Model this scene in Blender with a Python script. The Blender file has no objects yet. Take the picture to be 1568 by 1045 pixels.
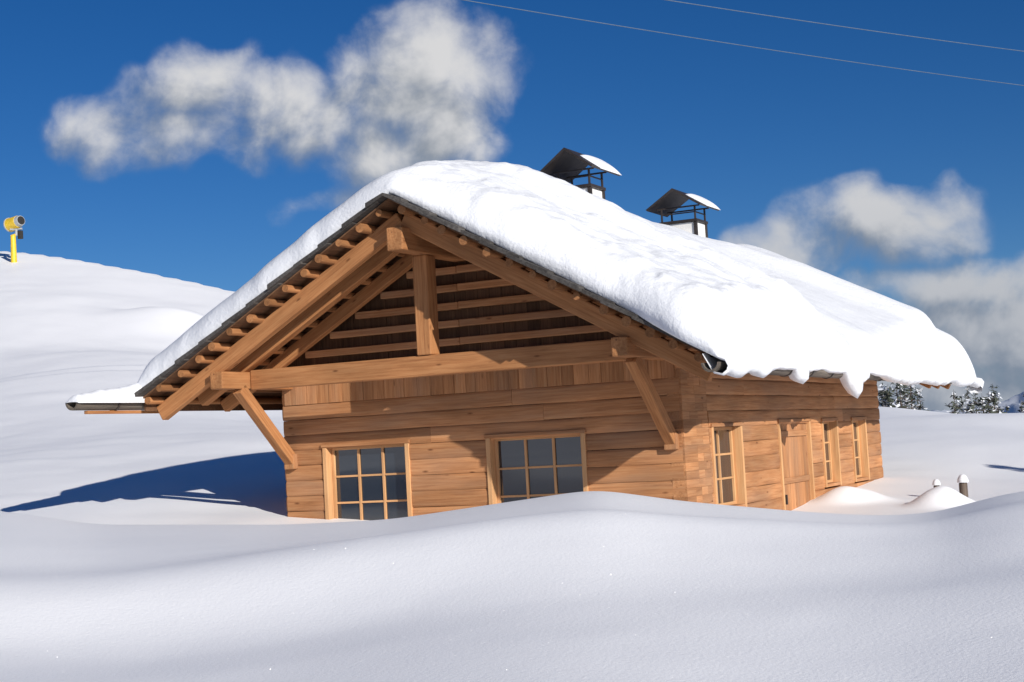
import bpy, math, random, bmesh
import numpy as np
from mathutils import Vector, Matrix
random.seed(7)
scene=bpy.context.scene
COL=scene.collection
# ------------------------------------------------------------ frame of the place
ANG=math.radians(26.5)
R2=np.array([math.cos(ANG),math.sin(ANG)]); F2=np.array([-math.sin(ANG),math.cos(ANG)])
CAM=np.array([11.45,-21.34])
def W(r,f): return CAM[0]+r*R2[0]+f*F2[0], CAM[1]+r*R2[1]+f*F2[1]
SUN=Vector((1.65,-1.0,0.76)).normalized()
# ------------------------------------------------------------ node helpers
def newmat(name):
    m=bpy.data.materials.new(name); m.use_nodes=True
    nt=m.node_tree; b=nt.nodes['Principled BSDF']
    return m,nt,b
def N(nt,t,**k):
    n=nt.nodes.new(t)
    for a,v in k.items(): setattr(n,a,v)
    return n
def ramp(nt,stops):
    n=nt.nodes.new('ShaderNodeValToRGB'); e=n.color_ramp.elements
    while len(e)<len(stops): e.new(.5)
    for i,(p,c) in enumerate(stops):
        e[i].position=p; e[i].color=(*c,1) if len(c)==3 else c
    return n
def wood(name,axis,c1,c2,c3,vary=.5,knots=True,bump=.35,weather=0.0):
    m,nt,b=newmat(name); L=nt.links
    tc=N(nt,'ShaderNodeTexCoord'); geo=N(nt,'ShaderNodeNewGeometry')
    rnd=N(nt,'ShaderNodeVectorMath',operation='MULTIPLY'); rnd.inputs[1].default_value=(37,23,51)
    cx=N(nt,'ShaderNodeCombineXYZ')
    for i in range(3): L.new(geo.outputs['Random Per Island'],cx.inputs[i])
    L.new(cx.outputs[0],rnd.inputs[0])
    ad=N(nt,'ShaderNodeVectorMath',operation='ADD'); L.new(tc.outputs['Object'],ad.inputs[0]); L.new(rnd.outputs[0],ad.inputs[1])
    s=[30,30,30]; s[axis]=1.2
    mp=N(nt,'ShaderNodeVectorMath',operation='MULTIPLY'); mp.inputs[1].default_value=s; L.new(ad.outputs[0],mp.inputs[0])
    n1=N(nt,'ShaderNodeTexNoise'); n1.inputs['Scale'].default_value=1; n1.inputs['Detail'].default_value=6; n1.inputs['Roughness'].default_value=.68; n1.inputs['Distortion'].default_value=.4
    L.new(mp.outputs[0],n1.inputs['Vector'])
    rp=ramp(nt,[(.26,c1),(.5,c2),(.76,c3)]); L.new(n1.outputs['Fac'],rp.inputs[0])
    s2=[3,3,3]; s2[axis]=.8
    mp2=N(nt,'ShaderNodeVectorMath',operation='MULTIPLY'); mp2.inputs[1].default_value=s2; L.new(ad.outputs[0],mp2.inputs[0])
    n2=N(nt,'ShaderNodeTexNoise'); n2.inputs['Scale'].default_value=1; n2.inputs['Detail'].default_value=3; L.new(mp2.outputs[0],n2.inputs['Vector'])
    mr=N(nt,'ShaderNodeMapRange'); mr.inputs[1].default_value=.3; mr.inputs[2].default_value=.7; mr.inputs[3].default_value=.78; mr.inputs[4].default_value=1.14
    L.new(n2.outputs['Fac'],mr.inputs[0])
    mr2=N(nt,'ShaderNodeMapRange'); mr2.inputs[3].default_value=1-vary*.5; mr2.inputs[4].default_value=1+vary*.3
    L.new(geo.outputs['Random Per Island'],mr2.inputs[0])
    mu=N(nt,'ShaderNodeMath',operation='MULTIPLY'); L.new(mr.outputs[0],mu.inputs[0]); L.new(mr2.outputs[0],mu.inputs[1])
    hsv=N(nt,'ShaderNodeHueSaturation'); L.new(rp.outputs[0],hsv.inputs['Color']); L.new(mu.outputs[0],hsv.inputs['Value'])
    out=hsv.outputs[0]
    if weather:
        s4=[5,5,5]; s4[axis]=1.0
        mp4=N(nt,'ShaderNodeVectorMath',operation='MULTIPLY'); mp4.inputs[1].default_value=s4; L.new(tc.outputs['Object'],mp4.inputs[0])
        n4=N(nt,'ShaderNodeTexNoise'); n4.inputs['Scale'].default_value=.6; n4.inputs['Detail'].default_value=4; L.new(mp4.outputs[0],n4.inputs['Vector'])
        r4=ramp(nt,[(.45,(0,0,0)),(.70,(weather,)*3)]); L.new(n4.outputs['Fac'],r4.inputs[0])
        m4=N(nt,'ShaderNodeMix',data_type='RGBA'); L.new(r4.outputs[0],m4.inputs[0]); L.new(out,m4.inputs[6]); m4.inputs[7].default_value=(.30,.19,.125,1); out=m4.outputs[2]
    if knots:
        s3=[5,5,5]; s3[axis]=1.6
        mp3=N(nt,'ShaderNodeVectorMath',operation='MULTIPLY'); mp3.inputs[1].default_value=s3; L.new(ad.outputs[0],mp3.inputs[0])
        v=N(nt,'ShaderNodeTexVoronoi'); v.inputs['Scale'].default_value=1; L.new(mp3.outputs[0],v.inputs['Vector'])
        r3=ramp(nt,[(.03,(.8,.8,.8)),(.11,(0,0,0))]); L.new(v.outputs['Distance'],r3.inputs[0])
        mx=N(nt,'ShaderNodeMix',data_type='RGBA'); L.new(r3.outputs[0],mx.inputs[0]); L.new(out,mx.inputs[6]); mx.inputs[7].default_value=(c1[0]*.35,c1[1]*.28,c1[2]*.25,1)
        out=mx.outputs[2]
    L.new(out,b.inputs['Base Color']); b.inputs['Roughness'].default_value=.8; b.inputs['Specular IOR Level'].default_value=.25
    bp=N(nt,'ShaderNodeBump'); bp.inputs['Strength'].default_value=bump; bp.inputs['Distance'].default_value=.015
    L.new(n1.outputs['Fac'],bp.inputs['Height']); L.new(bp.outputs[0],b.inputs['Normal'])
    return m
C1=(.31,.128,.050); C2=(.48,.222,.094); C3=(.58,.315,.150)
WX=wood('log_wood_x',0,C1,C2,C3,.5,weather=.4); WY=wood('log_wood_y',1,C1,C2,C3,.5,weather=.4); WZ=wood('log_wood_z',2,C1,C2,C3,.5,weather=.4)
B1=(.27,.105,.038); B2=(.44,.195,.075); B3=(.54,.27,.115)
BX=wood('beam_wood',0,B1,B2,B3,.3)
LIGHT=((.50,.24,.10),(.62,.345,.16),(.70,.43,.215))
FX=wood('frame_wood_x',0,*LIGHT,.2,False,.15); FY=wood('frame_wood_y',1,*LIGHT,.2,False,.15); FZ=wood('frame_wood_z',2,*LIGHT,.2,False,.15)
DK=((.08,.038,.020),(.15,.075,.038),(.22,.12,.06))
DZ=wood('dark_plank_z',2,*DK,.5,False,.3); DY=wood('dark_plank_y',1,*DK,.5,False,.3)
LP=wood('lath_wood',1,(.18,.072,.027),(.34,.15,.058),(.45,.225,.095),.5,False,.3)
SH=wood('shingle_wood',1,(.035,.032,.03),(.075,.068,.062),(.13,.12,.11),.5,False,.5)
GU=wood('gutter_wood',1,(.075,.062,.05),(.15,.125,.10),(.25,.21,.17),.3,False,.4)
GZ=wood('weathered_post_wood',2,(.06,.045,.035),(.13,.10,.08),(.22,.17,.13),.3,False,.4)
def plain(name,col,rough=.6,metal=0,noise=.15,scale=6):
    m,nt,b=newmat(name); L=nt.links
    tc=N(nt,'ShaderNodeTexCoord'); n=N(nt,'ShaderNodeTexNoise'); n.inputs['Scale'].default_value=scale; n.inputs['Detail'].default_value=4
    L.new(tc.outputs['Object'],n.inputs['Vector'])
    r=ramp(nt,[(.3,tuple(c*(1-noise) for c in col)),(.7,tuple(min(1,c*(1+noise)) for c in col))]); L.new(n.outputs['Fac'],r.inputs[0])
    L.new(r.outputs[0],b.inputs['Base Color']); b.inputs['Roughness'].default_value=rough; b.inputs['Metallic'].default_value=metal
    return m
PLASTER=plain('white_plaster',(.78,.76,.72),.85,0,.08)
METAL=plain('dark_metal',(.045,.035,.03),.5,.3,.3)
YEL=plain('yellow_paint',(.75,.50,.03),.4)
GREYP=plain('grey_paint',(.35,.37,.38),.4)
BLACK=plain('interior_dark',(.02,.018,.016),.9)
CABLE=plain('cable_metal',(.08,.12,.18),.7,.0)
BARK=plain('bark',(.09,.06,.045),.9)
NEEDLE=plain('needles',(.06,.07,.05),.8)
m,nt,b=newmat('window_glass'); b.inputs['Base Color'].default_value=(.014,.020,.028,1); b.inputs['Roughness'].default_value=.03; b.inputs['IOR'].default_value=1.95
tc=N(nt,'ShaderNodeTexCoord'); n=N(nt,'ShaderNodeTexNoise'); n.inputs['Scale'].default_value=2.2; nt.links.new(tc.outputs['Object'],n.inputs['Vector'])
bp=N(nt,'ShaderNodeBump'); bp.inputs['Strength'].default_value=.12; nt.links.new(n.outputs['Fac'],bp.inputs['Height']); nt.links.new(bp.outputs[0],b.inputs['Normal'])
GLASS=m
def snowmat(name,big,fine,bs,col=(.94,.942,.95),fs=.3,fd=.01,glit=False):
    m,nt,b=newmat(name); L=nt.links
    tc=N(nt,'ShaderNodeTexCoord')
    n1=N(nt,'ShaderNodeTexNoise'); n1.inputs['Scale'].default_value=big; n1.inputs['Detail'].default_value=3; n1.inputs['Roughness'].default_value=.5
    n2=N(nt,'ShaderNodeTexNoise'); n2.inputs['Scale'].default_value=fine; n2.inputs['Detail'].default_value=3; n2.inputs['Roughness'].default_value=.65
    L.new(tc.outputs['Object'],n1.inputs['Vector']); L.new(tc.outputs['Object'],n2.inputs['Vector'])
    b1=N(nt,'ShaderNodeBump'); b1.inputs['Strength'].default_value=bs; b1.inputs['Distance'].default_value=.06; L.new(n1.outputs['Fac'],b1.inputs['Height'])
    b2=N(nt,'ShaderNodeBump'); b2.inputs['Strength'].default_value=fs; b2.inputs['Distance'].default_value=fd; L.new(n2.outputs['Fac'],b2.inputs['Height']); L.new(b1.outputs[0],b2.inputs['Normal'])
    L.new(b2.outputs[0],b.inputs['Normal'])
    b.inputs['Base Color'].default_value=(*col,1)
    b.inputs['Roughness'].default_value=.6; b.inputs['Specular IOR Level'].default_value=.3
    if glit:
        # ice crystals: tiny facets that are glossy and tilted at random
        v=N(nt,'ShaderNodeTexVoronoi'); v.inputs['Scale'].default_value=40; L.new(tc.outputs['Object'],v.inputs['Vector'])
        r=ramp(nt,[(.10,(1,1,1)),(.16,(0,0,0))]); L.new(v.outputs['Distance'],r.inputs[0])
        gl=N(nt,'ShaderNodeBsdfGlossy'); gl.inputs['Roughness'].default_value=.28
        sb=N(nt,'ShaderNodeVectorMath',operation='SUBTRACT'); L.new(v.outputs['Color'],sb.inputs[0]); sb.inputs[1].default_value=(.5,.5,.1)
        nm=N(nt,'ShaderNodeVectorMath',operation='NORMALIZE'); L.new(sb.outputs[0],nm.inputs[0]); L.new(nm.outputs[0],gl.inputs['Normal'])
        mul=N(nt,'ShaderNodeMath',operation='MULTIPLY'); L.new(r.outputs[0],mul.inputs[0]); mul.inputs[1].default_value=.25
        mix=N(nt,'ShaderNodeMixShader'); L.new(mul.outputs[0],mix.inputs[0]); L.new(b.outputs[0],mix.inputs[1]); L.new(gl.outputs[0],mix.inputs[2])
        L.new(mix.outputs[0],nt.nodes['Material Output'].inputs['Surface'])
    return m
SNOWG=snowmat('ground_snow',1.3,34,.10,fs=.42,fd=.010,glit=True)
SNOWR=snowmat('roof_snow_mat',3.2,20,.40,(.78,.795,.82),fs=.65,fd=.016)
# ------------------------------------------------------------ mesh helpers
class MB:
    def __init__(s): s.v=[]; s.f=[]
    def box(s,x0,x1,y0,y1,z0,z1,M=None):
        i=len(s.v)
        P=[(x0,y0,z0),(x1,y0,z0),(x1,y1,z0),(x0,y1,z0),(x0,y0,z1),(x1,y0,z1),(x1,y1,z1),(x0,y1,z1)]
        if M: P=[M(*p) for p in P]
        s.v+=P
        s.f+=[tuple(i+k for k in q) for q in [(0,3,2,1),(4,5,6,7),(0,1,5,4),(1,2,6,5),(2,3,7,6),(3,0,4,7)]]
    def prism(s,poly,fn,a,b):
        i=len(s.v); n=len(poly)
        s.v+=[fn(p,q,a) for p,q in poly]+[fn(p,q,b) for p,q in poly]
        s.f.append(tuple(range(i,i+n))); s.f.append(tuple(range(i+2*n-1,i+n-1,-1)))
        for k in range(n):
            k2=(k+1)%n; s.f.append((i+k,i+n+k,i+n+k2,i+k2))
    def obj(s,name,mat,parent=None,bevel=0,smooth=False):
        me=bpy.data.meshes.new(name); me.from_pydata(s.v,[],s.f); me.update()
        bm=bmesh.new(); bm.from_mesh(me); bmesh.ops.recalc_face_normals(bm,faces=bm.faces); bm.to_mesh(me); bm.free()
        o=bpy.data.objects.new(name,me); COL.objects.link(o)
        me.materials.append(mat)
        if smooth:
            for p in me.polygons: p.use_smooth=True
            es=o.modifiers.new('es','EDGE_SPLIT'); es.split_angle=math.radians(38)
        if bevel:
            bv=o.modifiers.new('bv','BEVEL'); bv.width=bevel; bv.segments=2; bv.limit_method='ANGLE'
        if parent: o.parent=parent
        return o
def beam(name,p1,p2,w,h,mat,parent,bevel=.015,up=(0,0,1)):
    p1=Vector(p1); p2=Vector(p2); d=p2-p1; L=d.length; x=d.normalized()
    y=Vector(up).cross(x).normalized(); z=x.cross(y)
    mb=MB(); mb.box(-L/2,L/2,-w/2,w/2,-h/2,h/2)
    o=mb.obj(name,mat,parent,bevel)
    o.matrix_world=Matrix(((x.x,y.x,z.x,(p1.x+p2.x)/2),(x.y,y.y,z.y,(p1.y+p2.y)/2),(x.z,y.z,z.z,(p1.z+p2.z)/2),(0,0,0,1)))
    return o
def cyl(mb,p1,p2,r1,r2,n=10):
    p1=Vector(p1);p2=Vector(p2); d=(p2-p1).normalized()
    a=d.orthogonal().normalized(); b=d.cross(a); i=len(mb.v)
    for p,r in ((p1,r1),(p2,r2)):
        for k in range(n):
            t=2*math.pi*k/n; mb.v.append(tuple(p+a*math.cos(t)*r+b*math.sin(t)*r))
    for k in range(n):
        k2=(k+1)%n; mb.f.append((i+k,i+k2,i+n+k2,i+n+k))
    mb.f.append(tuple(range(i+n-1,i-1,-1))); mb.f.append(tuple(range(i+n,i+2*n)))
def empty(name):
    o=bpy.data.objects.new(name,None); COL.objects.link(o); o.empty_display_size=.3; return o
# ------------------------------------------------------------ numpy value noise
def vnoise(x,y,seed=0):
    x=np.asarray(x,float)+0*np.asarray(y,float); y=np.asarray(y,float)+0*x
    xi=np.floor(x).astype(np.int64); yi=np.floor(y).astype(np.int64); fx=x-xi; fy=y-yi
    fx=fx*fx*fx*(fx*(fx*6-15)+10); fy=fy*fy*fy*(fy*(fy*6-15)+10)
    def h(a,b):
        n=(a*374761393+b*668265263+seed*1442695041)&0x7fffffff
        n=((n^(n>>13))*1274126177)&0x7fffffff
        n=n^(n>>16); return (n&0xffff)/65535.0
    return (h(xi,yi)*(1-fx)+h(xi+1,yi)*fx)*(1-fy)+(h(xi,yi+1)*(1-fx)+h(xi+1,yi+1)*fx)*fy-.5
def fbm(x,y,seed=0,o=4):
    s=0; a=1; c,s_=math.cos(.6),math.sin(.6)
    for k in range(o):
        s=s+a*vnoise(x*2**k+k*17.3,y*2**k-k*9.1,seed+k); a*=.5
        x,y=x*c-y*s_,x*s_+y*c
    return s
def sstep(t): t=np.clip(t,0,1); return t*t*(3-2*t)
# ------------------------------------------------------------ ground
ca=np.linspace(-.7,.7,561)
CR=np.interp(ca,[-.7,-.335,-.273,-.189,-.152,-.0836,-.0242,.0476,.106,.185,.231,.265,.295,.3236,.7],
             [-.02,-.0235,-.0365,-.041,-.0433,-.0436,-.038,-.0312,-.0426,-.054,-.059,-.0587,-.0517,-.047,-.043])
SL=np.interp(ca,[-.7,-.326,-.284,-.243,-.1845,-.1,0,.1,.2,.231,.28,.324,.7],
             [.15,.144,.137,.127,.111,.085,.05,.025,.0125,.0123,.005,-.0033,-.01])
def smooth(A,sig):
    n=int(sig*3/.0025); k=np.exp(-.5*(np.arange(-n,n+1)*.0025/sig)**2); k/=k.sum()
    return np.convolve(np.pad(A,n,'edge'),k,'valid')
CRW=smooth(CR,.10); CR=smooth(CR,.012); SL=smooth(SL,.015)
def ground_z(r,f):
    r=np.asarray(r,float); f=np.asarray(f,float)
    th=np.clip(np.arctan2(r,f),-.6,.6); a=np.tan(th); fe=np.hypot(r,f)*np.cos(th)
    sl=np.interp(a,ca,SL); crs=np.interp(a,ca,CR); crw=np.interp(a,ca,CRW)
    fc=17.3+1.6*sstep((-a+.05)/.35)+.35*np.sin(a*14)
    t=(fc-fe)/fc; m_=sstep(t/.45); cr=crs*(1-m_)+crw*m_
    zc=cr*fc; zcs=crs*fc
    S=np.where(t>0,t*t/(np.abs(t)+.18),0)
    near=zc+(-2.0-zc)*S
    und=.20*fbm(r*.10+3.1+fe*.05,fe*.15+r*.03+1.7,5,2)+.016*fbm(r*.6,fe*.6,9,3)
    und=und+.15*np.exp(-((fe-(13.2+.22*r+.5*np.sin(r*.5)))/1.1)**2)-.06*np.exp(-((fe-(10.8+.15*r))/1.0)**2)
    near=near+und*sstep((fc-fe)/5)
    b=np.interp(a,[-.35,0,.1,.3],[-1.3,-1.35,-1.5,-1.6])
    FS=np.interp(a,[-.33,-.18,.2,.33],[122,115,92,88])
    g=np.clip((fe-22)/(FS-22),0,1)**.8
    back=b+g*(sl*np.minimum(fe,FS)-b)
    back=back+g*(1-g)*4*(1.9*fbm(r*.035+.4,fe*.03+2.2,21,3))+.06*fbm(r*.25,fe*.2,31,3)+.05*fbm(r*.5,fe*.5,33,2)*sstep((25-r)/30)
    back=back+.8*np.exp(-((r+20.0)/3.0)**2)*sstep((fe-86)/7)*(1-sstep((fe-93)/1.6))
    back=back-60*(1-np.exp(-np.clip(fe-FS,0,1e5)*.0028))
    for (mr,mf,w,h) in ((7.22,27.1,.42,.26),(7.55,27.4,.4,.16),(6.1,28.6,.55,.20),(5.75,28.2,.4,.12)):
        back=back+h*np.exp(-(((r-mr)/w)**2+((fe-mf)/w)**2)**1.3)
    w=sstep((fe-fc)/4.0)
    return np.where(fe<fc,near,zcs*(1-w)+back*w)
th=np.concatenate([np.linspace(-math.pi,-.40,60,endpoint=False),np.linspace(-.40,.40,460),np.linspace(.40,math.pi,61)[1:]])[:-1]
rad=np.concatenate([np.geomspace(.6,8,26,endpoint=False),np.linspace(8,40,300,endpoint=False),np.geomspace(40,130,150,endpoint=False),np.geomspace(130,6000,50)])
RR,TT=np.meshgrid(rad,th,indexing='ij'); rr=RR*np.sin(TT); ff=RR*np.cos(TT)
zz=ground_z(rr,ff); X=CAM[0]+rr*R2[0]+ff*F2[0]; Y=CAM[1]+rr*R2[1]+ff*F2[1]
nr,ntt=RR.shape
V=np.stack([X,Y,zz],-1).reshape(-1,3)
i=np.arange(nr-1)[:,None]*ntt; j=np.arange(ntt)[None,:]; j2=(j+1)%ntt
Q=np.stack([i+j,i+j2,i+ntt+j2,i+ntt+j],-1).reshape(-1,4)
faces=Q.tolist(); faces.append(list(range(ntt))[::-1])
me=bpy.data.meshes.new('snow_ground'); me.from_pydata(V.tolist(),[],faces); me.update()
me.materials.append(SNOWG)
me.polygons.foreach_set('use_smooth',[True]*len(me.polygons))
bm=bmesh.new(); bm.from_mesh(me); bmesh.ops.recalc_face_normals(bm,faces=bm.faces)
bm.faces.ensure_lookup_table()
if bm.faces[1000].normal.z<0: bmesh.ops.reverse_faces(bm,faces=bm.faces)
bm.to_mesh(me); bm.free()
gr=bpy.data.objects.new('snow_ground',me); COL.objects.link(gr)
def gz(r,f): return float(ground_z(np.array([r]),np.array([f]))[0])
# ------------------------------------------------------------ chalet
H=empty('wooden_chalet')
def front(u,n,z): return (u,-n,z)
def side(u,n,z): return (3.5+n,u,z)
def left(u,n,z): return (-3.5-n,u,z)
def back(u,n,z): return (u,12+n,z)
CH=.25
prof=[(0,-.18),(0,.008),(.04,.018),(.2,.024),(.5,.027),(.8,.024),(.96,.018),(1,.008),(1,-.18)]
def logs(name,M,u0,u1,z0,z1,openings,mat):
    mb=MB(); z=z0
    while z<z1-.01:
        zt=min(z+CH,z1); cuts=[(u0,u1)]
        for (a,b_,za,zb) in openings:
            if z+.03<zb and zt-.03>za:
                nc=[]
                for (p,q) in cuts:
                    if b_<=p or a>=q: nc.append((p,q)); continue
                    if a>p: nc.append((p,a))
                    if b_<q: nc.append((b_,q))
                cuts=nc
        fin=[]
        for (p,q) in cuts:
            if q-p>4.5:
                mid=random.uniform(p+1.6,q-1.6); fin+= [(p,mid-.002),(mid+.002,q)]
            else: fin.append((p,q))
        for (p,q) in fin:
            off=random.uniform(-.005,.005)
            ns=max(1,int((q-p)/.35)); i0=len(mb.v); n=len(prof); ph=random.uniform(0,6)
            for s_ in range(ns+1):
                u=p+(q-p)*s_/ns; dz=.008*math.sin(u*1.7+ph)+.005*math.sin(u*4.1+ph*2); dn=off+.004*math.sin(u*2.3+ph)
                for t,nn_ in prof:
                    mb.v.append(M(u,nn_+dn,z+.0015+(zt-z-.003)*t+dz*.35))
            mb.f.append(tuple(range(i0,i0+n))); mb.f.append(tuple(range(i0+ns*n+n-1,i0+ns*n-1,-1)))
            for s_ in range(ns):
                for k in range(n):
                    k2=(k+1)%n; A=i0+s_*n; mb.f.append((A+k,A+n+k,A+n+k2,A+k2))
        z=zt
    return mb.obj(name,mat,H,0,True)
W1=(-2.73,-1.10,-1.33,.12); W2=(.28,1.96,-1.33,.12)
logs('front_log_wall',front,-3.48,3.49,-2.65,.85,[W1,W2],WX)
S1=(1.15,2.60,-1.2,.10); DR=(4.60,6.55,-2.6,.13); S3=(7.35,8.45,-1.12,.12); S4=(9.55,10.7,-1.12,.12)
logs('side_log_wall',side,.02,11.98,-2.65,1.35,[(0.0,1.06,-3,3),S1,DR,S3,S4],WY)
logs('left_log_wall',left,.02,11.98,-2.65,1.35,[],WY)
logs('rear_log_wall',back,-3.48,3.48,-2.65,1.35,[],WX)
mb=MB(); z=-2.65
while z<1.3:
    h=.125; y=.0
    while y<1.04:
        w=random.choice([.26,.35,.52]); y2=min(y+w,1.05)
        if 1.05-y2<.12: y2=1.05
        o=random.uniform(.0,.006)
        mb.box(3.3,3.522+o,y+.001 if y>0 else -.024,y2-.001,z+.0008,z+h-.0008); y=y2
    z+=h
mb.obj('corner_log_ends',WY,H,.0025)
mb=MB(); mb.box(-3.3,3.3,.2,11.8,-2.7,1.3); mb.obj('wall_core',BLACK,H)
# gable
RZ=3.77; SLP=.562
def roofz(x): return RZ-SLP*abs(x)
mb=MB(); x=-3.44
while x<3.44:
    w=random.uniform(.17,.25); x2=min(x+w,3.44); o=random.uniform(0,.012)
    mb.box(x+.002,x2-.002,-.03-o,.12,.85,1.27); x=x2
mb.obj('gable_board_band',WZ,H,.004)
mb=MB(); x=-4.2
while x<4.2:
    x2=x+.21; o=random.uniform(0,.01)
    za=roofz(x)-.2; zb=roofz(x2-.004)-.2
    if min(za,zb)>1.3:
        pl=[(x+.002,1.28),(x2-.002,1.28),(x2-.002,zb),(x+.002,za)]
        mb.prism(pl,lambda p,q,t:(p,t,q),.10-o,.2)
    x=x2
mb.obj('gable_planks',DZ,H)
mb=MB()
for zc_ in (1.38,1.66,1.94,2.22,2.5,2.78):
    xe=(RZ-.45-zc_)/SLP
    if xe>.3:
        mb.box(-xe,-.06,-.09,.06,zc_-.055,zc_+.055); mb.box(-.055,xe,-.086,.06,zc_-.05,zc_+.06)
mb.obj('gable_rails',WX,H,.012)
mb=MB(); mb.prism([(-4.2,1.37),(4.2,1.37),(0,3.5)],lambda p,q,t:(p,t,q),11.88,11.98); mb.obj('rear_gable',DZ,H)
# windows ---------------------------------------------------
def window(name,M,op,cols,rows,fu,fz,shutter=False,depth=.15):
    u0,u1,z0,z1=op; e=empty(name); e.parent=H
    a=MB(); c=.075
    a.box(u0,u0+c,-depth-.03,.05,z0,z1,M); a.box(u1-c,u1,-depth-.03,.05,z0,z1,M); a.obj('jambs',fz,e,.006)
    a=MB(); a.box(u0-.02,u1+.02,-depth-.03,.062,z1+.002,z1+.055,M); a.box(u0+c+.002,u1-c-.002,-depth-.03,.05,z0,z0+.06,M); a.obj('head_and_sill',WX if fu is FX else WY,e,.006)
    iu0,iu1,iz0,iz1=u0+c+.002,u1-c-.002,z0+.062,z1-.002
    if shutter:
        a=MB(); n=6; w=(iu1-iu0)/n
        for k_ in range(n): a.box(iu0+k_*w+.003,iu0+(k_+1)*w-.003,-.06,-.02,iz0,iz1,M)
        a.obj('door_planks',WZ,e,.004)
        a=MB()
        for zz_ in (iz0+1.6,iz1-.25): a.box(iu0+.05,iu1-.05,-.019,.012,zz_,zz_+.1,M)
        a.obj('door_battens',WY,e,.004)
        a=MB(); a.box(iu0+.12,iu0+.15,-.018,.05,iz0+1.25,iz0+1.42,M); a.obj('door_handle',METAL,e,.004); return
    a=MB(); s=.05
    a.box(iu0,iu0+s,-depth,-depth+.05,iz0,iz1,M); a.box(iu1-s,iu1,-depth,-depth+.05,iz0,iz1,M)
    a.obj('sash_stiles',fz,e,.004)
    a=MB(); a.box(iu0+s,iu1-s,-depth,-depth+.048,iz1-s,iz1,M); a.box(iu0+s,iu1-s,-depth,-depth+.048,iz0,iz0+s,M)
    gu0,gu1,gz0,gz1=iu0+s,iu1-s,iz0+s,iz1-s
    for k_ in range(1,rows):
        zz_=gz0+(gz1-gz0)*k_/rows; a.box(gu0,gu1,-depth+.003,-depth+.036,zz_-.016,zz_+.016,M)
    a.obj('sash_rails',fu,e,.003)
    a=MB()
    for k_ in range(1,cols):
        uu=gu0+(gu1-gu0)*k_/cols; a.box(uu-.02,uu+.02,-depth+.001,-depth+.042,gz0,gz1,M)
    a.obj('muntins',fz,e,.003)
    a=MB(); a.box(gu0-.02,gu1+.02,-depth-.015,-depth+.012,gz0-.02,gz1+.02,M); a.obj('glass',GLASS,e)
window('front_window',front,W1,3,3,FX,FZ); window('front_window',front,W2,3,3,FX,FZ)
window('side_window',side,S1,2,3,FY,FZ); window('side_window',side,S3,2,3,FY,FZ); window('side_window',side,S4,2,3,FY,FZ)
window('side_door',side,DR,1,1,FY,FZ,True)
# roof timbers ----------------------------------------------
mb=MB()
for s in (-1,1):
    for k_ in range(11):
        xa=4.80-k_*.45; xb=max(xa-.62,0.0)
        if xa<.1: continue
        za=roofz(xa)-.0; zb=roofz(xb)-.05
        y=-2.22-random.uniform(-.03,.09)
        pl=[(s*xa,za),(s*xb,zb),(s*xb,zb-.045),(s*xa,za-.075)]
        mb.prism(pl,lambda p,q,t:(p,t,q),y,15.0+random.uniform(-.03,.03))
mb.obj('roof_shingles',SH,H)
mb=MB()
for s in (-1,1):
    mb.prism([(s*4.74,roofz(4.74)-.085),(s*.0,RZ-.105),(s*0,RZ-.13),(s*4.74,roofz(4.74)-.11)],lambda p,q,t:(p,t,q),-2.12,14.95)
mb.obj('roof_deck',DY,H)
mb=MB()
for s in (-1,1):
    for k_ in range(14):
        x=s*(.2+k_*.338+random.uniform(-.02,.02)); zc_=roofz(x)-.185; r_=random.uniform(.052,.072)
        cyl(mb,(x,-2.12+random.uniform(-.08,.07),zc_),(x,14.9,zc_),r_,r_*.9,12)
mb.obj('roof_lath_poles',LP,H,0,True)
def rafters(y,w,h,nm,xe=4.62):
    for s in (-1,1):
        v=.21+h/2/math.cos(math.atan(SLP))+.02
        beam(nm,(s*.02,y,RZ-v-.01),(s*xe,y+.001*s,roofz(xe)-v),w,h,BX,H,.015)
rafters(-1.72,.15,.25,'verge_rafter')
rafters(-1.1,.18,.22,'truss_rafter',4.3)
rafters(-.25,.14,.2,'wall_rafter',4.5)
for y in (12.3,13.2,14.3): rafters(y,.15,.24,'rear_rafter')
for s in (-1,1): beam('eave_purlin',(s*3.38,-1.92,1.245),(s*3.38,13.8,1.245),.24,.27,BX,H,.02)
beam('ridge_purlin',(0,-2.02,3.08),(0,13.8,3.08),.27,.34,BX,H,.02)
beam('tie_beam',(-3.255,-1.1,1.25),(3.255,-1.1,1.25),.22,.31,BX,H,.02)
beam('king_post',(-.05,-1.1,1.408),(-.05,-1.1,2.91),.25,.28,BX,H,.02,up=(0,1,0))
for s in (-1,1):
    beam('knee_brace',(s*3.34,-1.4,1.12),(s*3.34,-.02,-.09),.16,.19,BX,H,.012)
    mb=MB(); mb.box(s*3.34-.10,s*3.34+.10,-.13,.0,-.20,.05); mb.obj('brace_corbel',WZ,H,.015)
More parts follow.
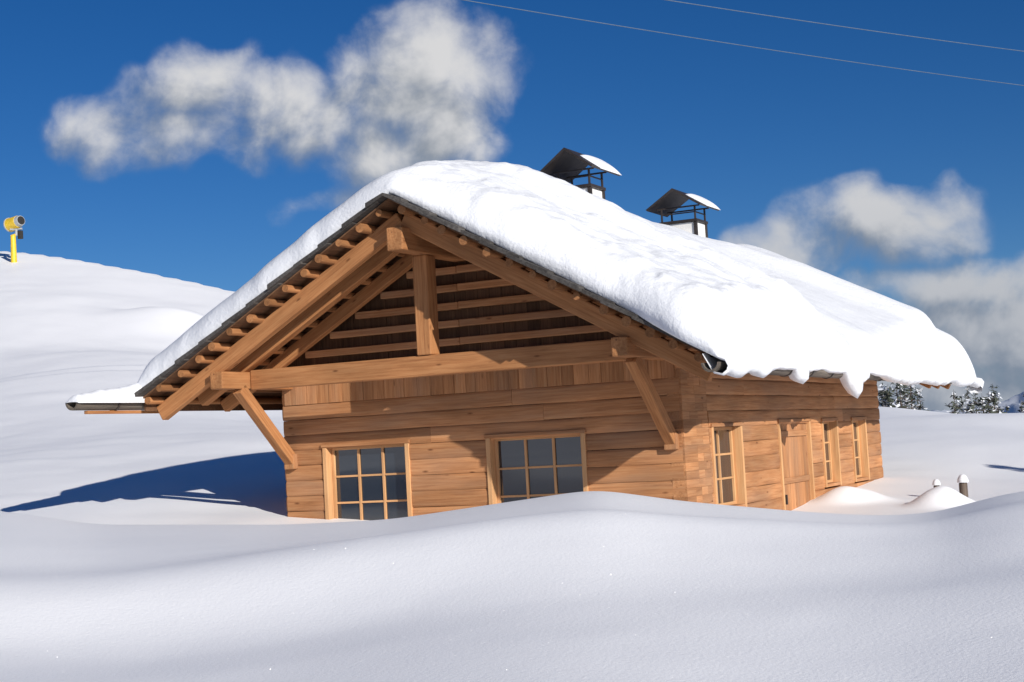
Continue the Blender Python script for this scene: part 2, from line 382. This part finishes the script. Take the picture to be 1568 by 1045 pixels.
def gutter(nm,x,y0,y1,z):
    mb=MB(); n=10; ro,ri=.125,.095
    pl=[(x+ro*math.cos(math.pi+math.pi*k_/n),z+ro*math.sin(math.pi+math.pi*k_/n)) for k_ in range(n+1)]
    pl+=[(x+ri*math.cos(2*math.pi-math.pi*k_/n),z+.001+ri*math.sin(2*math.pi-math.pi*k_/n)) for k_ in range(n+1)]
    y=y0
    while y<y1-.1:
        ye=min(y+2.3,y1); mb.prism(pl,lambda p,q,t:(p,t,q),y,ye-.01); y=ye
    mb.obj(nm,GU,H,0,True)
    mb=MB(); y=y0+.9
    while y<y1:
        pl2=[(x+(p-x)*1.12,z+(q-z)*1.12) for p,q in pl[:n+1]]+[(x+(p-x)*1.02,z+(q-z)*1.02) for p,q in pl[:n+1]][::-1]
        mb.prism(pl2,lambda p,q,t:(p,t,q),y,y+.04); y+=1.15
    mb.obj(nm+'_brackets',METAL,H)
gutter('right_gutter',4.86,-2.50,16.1,.91); gutter('left_gutter',-4.86,-3.5,15.2,1.0)
beam('gutter_support_board',(-4.86,-3.2,.845),(-4.86,-1.2,.845),.07,.05,BX,H,.005)
for s in (-1,1): beam('eave_board',(s*4.68,-2.05,roofz(4.68)-.21),(s*4.68,14.9,roofz(4.68)-.21),.04,.17,DY,H,.004)
# roof snow --------------------------------------------------
def v1(a,seed=0): return fbm(a,a*0+seed*3.7,seed,3)
ny=440; nx=200
ty=np.linspace(0,1,ny); ys=-2.2+(17.7)*(ty*.55+.45*(.5-.5*np.cos(math.pi*ty)))
tx=np.linspace(0,1,nx); px=tx*.5+.5*(.5-.5*np.cos(math.pi*tx))
Yg,Pg=np.meshgrid(ys,px,indexing='ij')
XR=5.03+.20*vnoise(Yg*.55,0*Yg+3.3,3)+.07*vnoise(Yg*1.7,0*Yg+1.3,4); XL=-4.90+.05*v1(Yg*1.2,6)
Xg=XL+(XR-XL)*Pg
rz=RZ-SLP*np.abs(Xg)
sm=-SLP*(np.sqrt(Xg**2+.16)-.4)+SLP*np.abs(Xg)
Tr=np.interp(Yg,[-2.2,-1.2,-.2,1.6,3.2,5.3,8.4,10.3,12,14,15.5],[.30,.54,.70,.84,.82,.66,.58,.31,.46,.70,.5])
kk=np.hanning(31); kk/=kk.sum(); tr=np.convolve(np.pad(Tr[:,0],15,'edge'),kk,'valid'); Tr=np.repeat(tr[:,None],nx,1)
right=sstep((Xg+.3)/.6); ax=np.abs(Xg)
Tm=.58+.15*np.sin(Yg*.55+.9)+.20*fbm(Yg*.28,Xg*.25,11,2)
Ts=np.where(Xg>0,Tm,.38+.12*fbm(Yg*.5,Xg*.5,13,3))
T=Tr+(Ts-Tr)*sstep(ax/(2.6*right+1.1*(1-right)))
T=T+.26*np.exp(-((Yg-(.1+.40*Xg))/.75)**2)*right*sstep(ax/1.2)
T=T-.28*np.exp(-((Yg-(2.4+.55*Xg))/1.0)**2)*right*sstep(ax/1.5)
T=T+.24*np.exp(-((Yg-(9.0+.55*Xg))/1.0)**2)*right*sstep(ax/1.5)
T=T-.20*np.exp(-((Yg-(11.0+.55*Xg))/.8)**2)*right*sstep(ax/1.5)
def ed(d,w,p=2.2): q=np.clip(d/w,0,1); return np.sqrt(np.clip(1-(1-q)**p,0,1))
df=Yg+2.2; wf=.40+.50*right
E=ed(df,wf,2.6)*ed(15.5-Yg,.7)*ed(XR-Xg,.50,2.8)*ed(Xg-XL,.3)
rough=sstep((3.2-(Yg-.45*Xg))/3.5)*right
lump=np.abs(fbm(Yg*1.5,Xg*1.5,47,3))
Zg=rz-.005+E*(T+sm+.06*fbm(Yg*.7,Xg*.7,41,3)+rough*(.12*lump-.02)+(.04*rough+.008)*fbm(Yg*3.4,Xg*3.4,43,4))
corner=sstep((Xg-3.3)/1.4)
Yg2=Yg+(1-sstep(df/1.4))*(.09+.06*fbm(Xg*1.2,Xg*0,51,3)-.40*corner)
cols=[np.stack([Xg[:,q],Yg2[:,q],Zg[:,q]],-1) for q in range(nx)]
yy=ys
drop=.04+.16*np.exp(-((yy+1.55)/.85)**4)+.28*np.exp(-((yy-4.0)/.28)**4)+.22*np.exp(-((yy-4.8)/.25)**4)+.15*np.exp(-((yy-1.0)/.18)**4)+.10*sstep((yy-6.0)/1.5)
drop=drop*(1+.9*v1(yy*1.5,8)); drop=np.clip(drop,.02,.45)
outw=.06+.34*np.clip(drop,0,.25)+.05*sstep((yy-5.5)/1)
last=cols[-1]; first=cols[0]
def ring(c,dx,dz):
    o=c.copy(); o[:,0]+=dx; o[:,2]+=dz; return o
cols+= [ring(last,outw*.7,-.03),ring(last,outw,-.06-drop*.35),ring(last,outw*.9,-.06-drop*.75),ring(last,outw*.3,-.07-drop),ring(last,-.10,-.06-drop*.8),ring(last,-.22,-.02+0*drop+.08)]
cols=[ring(first,.2,.05),ring(first,.0,-.05),ring(first,-.04,-.03)]+cols
A=np.stack(cols,1); a0,a1=A.shape[:2]
fr=A[0].copy(); fr[:,2]-=.03; fr[:,1]+=.06; br=A[-1].copy(); br[:,2]-=.15; br[:,1]-=.3
A=np.concatenate([fr[None],A,br[None]],0); a0+=2
mb=MB(); mb.v=A.reshape(-1,3).tolist(); mb.f=[(p*a1+q,p*a1+q+1,(p+1)*a1+q+1,(p+1)*a1+q) for p in range(a0-1) for q in range(a1-1)]
o=mb.obj('roof_snow',SNOWR,H,0,False)
for p in o.data.polygons: p.use_smooth=True
# snow piled on the projecting left gutter, rising to meet the verge
mb=MB(); n=70; m_=14; vs=[]
for q in range(n+1):
    y=-3.52+1.85*q/n; h=.11+.34*(q/n)**1.7+.07*float(fbm(np.array([y*2.5]),np.array([1.]),3,3)[0]); e_=math.sin(min(1,q/5)*math.pi/2)
    wd=.15+.05*q/n
    for k_ in range(m_+1):
        t=math.pi*k_/m_; vs.append((-4.84-wd*math.cos(t)*(.9+.1*e_),y,1.0+math.sin(t)**.8*h*e_-.02*(1-math.sin(t))))
mb.v=vs; mb.f=[(q*(m_+1)+k_,q*(m_+1)+k_+1,(q+1)*(m_+1)+k_+1,(q+1)*(m_+1)+k_) for q in range(n) for k_ in range(m_)]
o=mb.obj('gutter_snow',SNOWR,H)
for p in o.data.polygons: p.use_smooth=True
# chimneys ---------------------------------------------------
def chimney(cx,cy,z0,zt,hw,ln,sx,sy,rise):
    e=empty('chimney'); e.parent=H
    a=MB(); a.box(cx-sx/2,cx+sx/2,cy-sy/2,cy+sy/2,z0,zt); a.obj('shaft',PLASTER,e,.01)
    a=MB(); a.box(cx-sx/2-.05,cx+sx/2+.05,cy-sy/2-.05,cy+sy/2+.05,zt+.002,zt+.06)
    for dx in (-1,1):
        for dy in (-1,1):
            X0=cx+dx*(sx/2); Y0=cy+dy*(sy/2)
            a.box(X0-.035,X0+.035,Y0-.035,Y0+.035,z0,zt-.002)
            a.box(X0-.018,X0+.018,Y0-.018,Y0+.018,zt+.062,zt+.36)
    zr=zt+.36
    a.box(cx-sx/2,cx+sx/2,cy-sy/2-.012,cy-sy/2+.012,zt+.2,zt+.225); a.box(cx+sx/2-.012,cx+sx/2+.012,cy-sy/2+.02,cy+sy/2-.02,zt+.2,zt+.225)
    a.box(cx-sx/2-.1,cx+sx/2+.1,cy-sy/2-.02,cy-sy/2+.02,zr-.03,zr+.0)
    a.box(cx-sx/2-.1,cx+sx/2+.1,cy+sy/2-.02,cy+sy/2+.02,zr-.03,zr+.0)
    a.obj('frame',METAL,e,.003)
    a=MB(); ze=zt+.30
    for s in (-1,1):
        a.prism([(cx+s*hw,ze),(cx+s*.0,ze+rise),(cx+s*0,ze+rise+.05),(cx+s*(hw+.03),ze+.03)],lambda p,q,t:(p,t,q),cy-ln/2,cy+ln/2)
    a.obj('cap',METAL,e)
    n=14; vs=[]
    for q in range(n+1):
        for k_ in range(n+1):
            u=.30+.78*q/n; v=.25+.77*k_/n
            ed_=math.sqrt(max(0,1-abs(2*q/n-1)**3))*math.sqrt(max(0,1-abs(2*k_/n-1)**3))
            vs.append((cx+hw*u,cy-ln/2+ln*v,ze+rise*(1-u)+.045+.10*ed_))
    a=MB(); a.v=vs; a.f=[(q*(n+1)+k_,q*(n+1)+k_+1,(q+1)*(n+1)+k_+1,(q+1)*(n+1)+k_) for q in range(n) for k_ in range(n)]
    o=a.obj('cap_snow',SNOWR,e)
    for p in o.data.polygons: p.use_smooth=True
chimney(-.16,5.2,3.2,4.68,.52,1.35,.62,.6,.38)
chimney(-.05,10.4,3.2,4.56,.60,1.22,.76,.62,.38)
# ------------------------------------------------------------ snow cannon on the hill
E_=empty('snow_cannon')
def wp(r,f,z): x,y=W(r,f); return Vector((x,y,z))
sr,sf=-.3165*116,116; g0=gz(sr,sf); mz=17.75
a=MB(); cyl(a,wp(sr-.35,sf,g0-.6),wp(sr-.35,sf,mz),.24,.19,14); cyl(a,wp(sr-.5,sf,mz-.05),wp(sr-.15,sf,mz+.05),.12,.12,10); a.obj('mast',YEL,E_,0,True)
Rv=Vector((R2[0],R2[1],0)); Fv=Vector((F2[0],F2[1],0))
p0=wp(sr-.1,sf,mz)
a=MB(); cyl(a,p0,p0+Vector((0,0,.65)),.10,.10,8); cyl(a,p0+Rv*-.45+Vector((0,0,.5)),p0+Rv*.45+Vector((0,0,.5)),.08,.08,8); a.obj('yoke',GREYP,E_)
dv=(Rv*.75-Fv*.55+Vector((0,0,.12))).normalized(); c0=p0+Vector((0,0,1.0))
a=MB(); cyl(a,c0-dv*.7,c0+dv*.3,.52,.45,20); a.obj('fan_barrel',YEL,E_,0,True)
a=MB(); cyl(a,c0+dv*.3,c0+dv*.62,.43,.37,20); cyl(a,c0-dv*.8,c0-dv*.7,.56,.56,20); a.obj('nozzle_rings',GREYP,E_,0,True)
a=MB(); cyl(a,p0+Rv*.3-Vector((0,0,.25)),p0+Rv*.3+Vector((0,0,.36)),.2,.2,8); cyl(a,c0+dv*.61,c0+dv*.65,.32,.32,20); a.obj('motor',BLACK,E_)
# ------------------------------------------------------------ power lines
def cable(name,p1,p2,sag,rad_=.016):
    cu=bpy.data.curves.new(name,'CURVE'); cu.dimensions='3D'; sp=cu.splines.new('POLY'); n=60; sp.points.add(n)
    for k_ in range(n+1):
        t=k_/n; p=p1.lerp(p2,t); z=p.z-sag*4*t*(1-t); sp.points[k_].co=(p.x,p.y,z,1)
    cu.bevel_depth=rad_; cu.materials.append(CABLE)
    o=bpy.data.objects.new(name,cu); COL.objects.link(o); return o
def ext(r1,f1,r2,f2,z,t1,t2):
    return wp(r1+(r2-r1)*t1,f1+(f2-f1)*t1,z),wp(r1+(r2-r1)*t2,f1+(f2-f1)*t2,z)
p,q=ext(-1.34,48,22.5,65.7,14.9,-.9,1.9); cable('power_line',p,q,.9)
p,q=ext(5.35,49.2,20.4,59.2,14.9,-1.6,2.6); cable('power_line',p,q,.9)
# ------------------------------------------------------------ fence posts
for (r_,f_,zt,rd) in ((.2665*29,29,-1.16,.06),(.2835*28.6,28.6,-1.12,.08)):
    e=empty('fence_post'); g=gz(r_,f_)
    x,y=W(r_,f_); a=MB(); cyl(a,(x,y,g-.4),(x,y,zt-.04),rd,rd*.95,12); cyl(a,(x,y,zt-.04),(x,y,zt-.015),rd*.95,rd*.7,12); a.obj('post',GZ,e,0,True)
    n=12;m_=6; vs=[]
    for q in range(m_+1):
        for k_ in range(n):
            ph=math.pi/2*q/m_; t=2*math.pi*k_/n; vs.append((x+rd*1.3*math.cos(ph)*math.cos(t),y+rd*1.3*math.cos(ph)*math.sin(t),zt-.02+rd*1.9*math.sin(ph)))
    a=MB(); a.v=vs; a.f=[(q*n+k_,q*n+(k_+1)%n,(q+1)*n+(k_+1)%n,(q+1)*n+k_) for q in range(m_) for k_ in range(n)]
    o=a.obj('snow_cap',SNOWR,e)
    for pp in o.data.polygons: pp.use_smooth=True
# ------------------------------------------------------------ trees
TSNOW=plain('tree_snow',(.8,.82,.86),.7,0,.05)
def conifer(v,f,mi,x,y,z,h,nb,leaf,snow=.4):
    i0=len(v); n=6
    for zz_,r_ in ((z-.5,h*.018),(z+h,.01)):
        for k_ in range(n):
            t=2*math.pi*k_/n; v.append((x+r_*math.cos(t),y+r_*math.sin(t),zz_))
    for k_ in range(n):
        k2=(k_+1)%n; f.append((i0+k_,i0+k2,i0+n+k2,i0+n+k_)); mi.append(0)
    for b_ in range(nb):
        t=random.random()**.8; zb=z+h*(.10+.88*t); L_=h*.25*(1-t)**.75*random.uniform(.55,1.15)+.12
        an=random.uniform(0,2*math.pi); ca_,sa_=math.cos(an),math.sin(an); droop=random.uniform(.05,.4)
        i1=len(v); w=.02+L_*.02
        v+= [(x,y,zb+w),(x,y,zb-w),(x+ca_*L_,y+sa_*L_,zb-droop*L_)]; f.append((i1,i1+1,i1+2)); mi.append(0)
        ns=max(4,int(L_/leaf*1.6))
        for q in range(ns):
            s=(q+random.random())/ns; px_,py_,pz_=x+ca_*L_*s,y+sa_*L_*s,zb-droop*L_*s
            i2=len(v); sn=random.random()<snow
            l=leaf*random.uniform(.6,1.4)
            for kk_ in range(3): v.append((px_+random.gauss(0,l*.5),py_+random.gauss(0,l*.5),pz_+random.gauss(0,l*.33)+(l*.2 if sn else 0)))
            f.append((i2,i2+1,i2+2)); mi.append(2 if sn else 1)
def treeobj(name,lst,nb,leaf,snow):
    v=[];f=[];mi=[]
    for (x,y,z,h) in lst: conifer(v,f,mi,x,y,z,h,nb,leaf,snow)
    me=bpy.data.meshes.new(name); me.from_pydata(v,[],f); me.update()
    for q in (BARK,NEEDLE,TSNOW): me.materials.append(q)
    me.polygons.foreach_set('material_index',mi)
    o=bpy.data.objects.new(name,me); COL.objects.link(o); return o
lst=[]
for k_ in range(100):
    a_=random.choice([random.uniform(.222,.262),random.uniform(.28,.36),random.uniform(.28,.36),random.uniform(.36,.6)]); f_=random.uniform(135,190)
    topr=.029-(a_-.23)*.06+random.uniform(-.016,.003)
    g=gz(a_*f_,f_); zt=topr*f_; h=max(6,zt-g); x,y=W(a_*f_,f_); lst.append((x,y,zt-h,h))
treeobj('distant_trees',lst,75,.38,.32)
x,y=W(17.9,25.6); treeobj('pine_tree',[(x,y,gz(17.9,25.6)-.3,6.0)],150,.22,.3)
# ------------------------------------------------------------ distant mountains
n=260; m_=24
aa=np.linspace(.15,.75,n); crest=np.interp(aa,[.15,.24,.28,.31,.33,.36,.45,.75],[-40,-8,8,26,42,60,95,60])
tt=np.linspace(0,1,m_); AA,TT2=np.meshgrid(aa,tt,indexing='ij')
FF=2000+1200*TT2
ZZ=-75+(crest[:,None]+75)*np.sin(np.pi*np.clip(TT2*.8,0,1))+34*fbm(AA*30,TT2*4,61,5)*np.sin(np.pi*TT2)
vs=[]
for k_ in range(n):
    for q in range(m_):
        x,y=W(AA[k_,q]*FF[k_,q],FF[k_,q]); vs.append((x,y,float(ZZ[k_,q])))
mb=MB(); mb.v=vs; mb.f=[(k_*m_+q,(k_+1)*m_+q,(k_+1)*m_+q+1,k_*m_+q+1) for k_ in range(n-1) for q in range(m_-1)]
mt=snowmat('mountain_snow',.01,.05,.5,(.70,.74,.80)); o=mb.obj('distant_mountain',mt)
for p in o.data.polygons: p.use_smooth=True
if o.data.polygons[100].normal.z<0: o.data.flip_normals()
# ------------------------------------------------------------ sun + world
sd=bpy.data.lights.new('sun','SUN'); sd.energy=5.0; sd.angle=math.radians(.5); sd.color=(1,.955,.89)
so=bpy.data.objects.new('sun',sd); COL.objects.link(so); so.rotation_euler=SUN.to_track_quat('Z','Y').to_euler()
w=bpy.data.worlds.new('World'); scene.world=w; w.use_nodes=True; nt=w.node_tree; nt.nodes.clear(); L=nt.links
out=N(nt,'ShaderNodeOutputWorld'); bg=N(nt,'ShaderNodeBackground'); bg.inputs['Strength'].default_value=.1; L.new(bg.outputs[0],out.inputs[0])
sky=N(nt,'ShaderNodeTexSky'); sky.sky_type='NISHITA'; sky.sun_disc=False
sky.sun_elevation=math.asin(SUN.z); sky.sun_rotation=math.atan2(SUN.x,SUN.y); sky.altitude=2500; sky.air_density=1.0; sky.dust_density=.3; sky.ozone_density=5.0
hs=N(nt,'ShaderNodeHueSaturation'); hs.inputs['Hue'].default_value=.508; hs.inputs['Saturation'].default_value=1.22; hs.inputs['Value'].default_value=.64; L.new(sky.outputs[0],hs.inputs['Color'])
tc=N(nt,'ShaderNodeTexCoord'); D=tc.outputs['Generated']
def dot(vec):
    n_=N(nt,'ShaderNodeVectorMath',operation='DOT_PRODUCT'); L.new(D,n_.inputs[0]); n_.inputs[1].default_value=vec; return n_.outputs['Value']
az=N(nt,'ShaderNodeMath',operation='ARCTAN2'); L.new(dot((R2[0],R2[1],0)),az.inputs[0]); L.new(dot((F2[0],F2[1],0)),az.inputs[1])
el=N(nt,'ShaderNodeMath',operation='ARCSINE'); L.new(dot((0,0,1)),el.inputs[0])
P=N(nt,'ShaderNodeCombineXYZ'); L.new(az.outputs[0],P.inputs[0]); L.new(el.outputs[0],P.inputs[1])
BL=[(-.048,.238,.062,.058,1.08),(-.070,.258,.040,.028,.85),(-.068,.198,.056,.034,.82),(-.130,.230,.070,.032,.92),(-.196,.246,.050,.034,.90),(-.200,.212,.066,.028,.80),(-.258,.226,.034,.034,.80),(-.10,.166,.065,.018,.50),
    (.245,.128,.062,.030,.98),(.272,.148,.034,.018,.85),(.190,.114,.075,.024,.82),(.30,.084,.085,.024,1.0),(.34,.050,.14,.048,1.08),(.27,.020,.14,.05,1.05),(-.305,.130,.035,.010,.50)]
def density(off,det,warp=None):
    pa=N(nt,'ShaderNodeVectorMath',operation='ADD'); L.new(P.outputs[0],pa.inputs[0]); pa.inputs[1].default_value=(off[0],off[1],0)
    if warp is None:
        wn=N(nt,'ShaderNodeTexNoise'); wn.inputs['Scale'].default_value=16; wn.inputs['Detail'].default_value=2; L.new(pa.outputs[0],wn.inputs['Vector'])
        sb=N(nt,'ShaderNodeVectorMath',operation='SUBTRACT'); L.new(wn.outputs['Color'],sb.inputs[0]); sb.inputs[1].default_value=(.5,.5,.5)
        sc=N(nt,'ShaderNodeVectorMath',operation='SCALE'); L.new(sb.outputs[0],sc.inputs[0]); sc.inputs['Scale'].default_value=.06; warp=sc
    pw=N(nt,'ShaderNodeVectorMath',operation='ADD'); L.new(pa.outputs[0],pw.inputs[0]); L.new(warp.outputs[0],pw.inputs[1])
    acc=None
    for (u,v,rx,ry,wt) in BL:
        s2=N(nt,'ShaderNodeVectorMath',operation='MULTIPLY_ADD'); L.new(pw.outputs[0],s2.inputs[0]); s2.inputs[1].default_value=(1/rx,1/ry,0); s2.inputs[2].default_value=(-math.atan(u)/rx,-math.atan(v)*math.cos(math.atan(u))/ry,0)
        s3=N(nt,'ShaderNodeVectorMath',operation='LENGTH'); L.new(s2.outputs[0],s3.inputs[0])
        s4=N(nt,'ShaderNodeMapRange'); s4.interpolation_type='SMOOTHSTEP'; s4.inputs[1].default_value=0; s4.inputs[2].default_value=1.6; s4.inputs[3].default_value=wt; s4.inputs[4].default_value=0; L.new(s3.outputs['Value'],s4.inputs[0])
        if acc is None: acc=s4.outputs[0]
        else:
            s5=N(nt,'ShaderNodeMath',operation='SMOOTH_MAX'); s5.inputs[2].default_value=.2; L.new(acc,s5.inputs[0]); L.new(s4.outputs[0],s5.inputs[1]); acc=s5.outputs[0]
    nn=N(nt,'ShaderNodeTexNoise'); nn.inputs['Scale'].default_value=20; nn.inputs['Detail'].default_value=det; nn.inputs['Roughness'].default_value=.57; nn.inputs['Distortion'].default_value=.2; L.new(pa.outputs[0],nn.inputs['Vector'])
    ms=N(nt,'ShaderNodeMath',operation='MULTIPLY_ADD'); L.new(nn.outputs['Fac'],ms.inputs[0]); ms.inputs[1].default_value=1.5; ms.inputs[2].default_value=-.75
    sm_=N(nt,'ShaderNodeMath',operation='ADD'); L.new(acc,sm_.inputs[0]); L.new(ms.outputs[0],sm_.inputs[1])
    gt=N(nt,'ShaderNodeMapRange'); gt.inputs[1].default_value=.05; gt.inputs[2].default_value=.35; L.new(acc,gt.inputs[0])
    mm=N(nt,'ShaderNodeMath',operation='MULTIPLY'); L.new(sm_.outputs[0],mm.inputs[0]); L.new(gt.outputs[0],mm.inputs[1])
    return mm.outputs[0],warp
d0,wr=density((0,0),8); d1,_=density((.013,.018),4,wr)
al=N(nt,'ShaderNodeMapRange'); al.interpolation_type='SMOOTHSTEP'; al.inputs[1].default_value=.14; al.inputs[2].default_value=1.0; L.new(d0,al.inputs[0])
df_=N(nt,'ShaderNodeMath',operation='SUBTRACT'); L.new(d0,df_.inputs[0]); L.new(d1,df_.inputs[1])
lt=N(nt,'ShaderNodeMapRange'); lt.interpolation_type='SMOOTHSTEP'; lt.inputs[1].default_value=-.42; lt.inputs[2].default_value=.42; L.new(df_.outputs[0],lt.inputs[0])  # sunward density difference: lit and shaded cloud sides painted into the sky colour
# the far, low cloud banks are coloured greyer than the high ones
far=N(nt,'ShaderNodeMapRange'); far.inputs[1].default_value=.06; far.inputs[2].default_value=.19; L.new(el.outputs[0],far.inputs[0])
ca_=N(nt,'ShaderNodeMix',data_type='RGBA'); ca_.inputs[6].default_value=(1.9,2.4,3.2,1); ca_.inputs[7].default_value=(2.3,2.7,3.3,1); L.new(far.outputs[0],ca_.inputs[0])
cb_=N(nt,'ShaderNodeMix',data_type='RGBA'); cb_.inputs[6].default_value=(4.6,4.85,5.3,1); cb_.inputs[7].default_value=(6.8,6.8,6.9,1); L.new(far.outputs[0],cb_.inputs[0])
cc=N(nt,'ShaderNodeMix',data_type='RGBA'); L.new(ca_.outputs[2],cc.inputs[6]); L.new(cb_.outputs[2],cc.inputs[7]); L.new(lt.outputs[0],cc.inputs[0])
mx=N(nt,'ShaderNodeMix',data_type='RGBA'); L.new(al.outputs[0],mx.inputs[0]); L.new(hs.outputs[0],mx.inputs[6]); L.new(cc.outputs[2],mx.inputs[7])
L.new(mx.outputs[2],bg.inputs['Color'])
# ------------------------------------------------------------ camera
cd=bpy.data.cameras.new('camera'); cd.sensor_width=36; cd.lens=54.6; cd.clip_end=20000; cd.clip_start=.1
co=bpy.data.objects.new('camera',cd); COL.objects.link(co)
pt=math.radians(3.82); rl=math.radians(3.17)
Rw=Vector((R2[0],R2[1],0)); Fw=Vector((F2[0],F2[1],0)); Z=Vector((0,0,1))
fwd=Fw*math.cos(pt)+Z*math.sin(pt); up0=-Fw*math.sin(pt)+Z*math.cos(pt)
cX=Rw*math.cos(rl)-up0*math.sin(rl); cY=Rw*math.sin(rl)+up0*math.cos(rl); cZ=-fwd
co.matrix_world=Matrix(((cX.x,cY.x,cZ.x,CAM[0]),(cX.y,cY.y,cZ.y,CAM[1]),(cX.z,cY.z,cZ.z,0),(0,0,0,1)))
scene.camera=co
scene.view_settings.view_transform='Standard'; scene.view_settings.look='None'; scene.view_settings.exposure=0
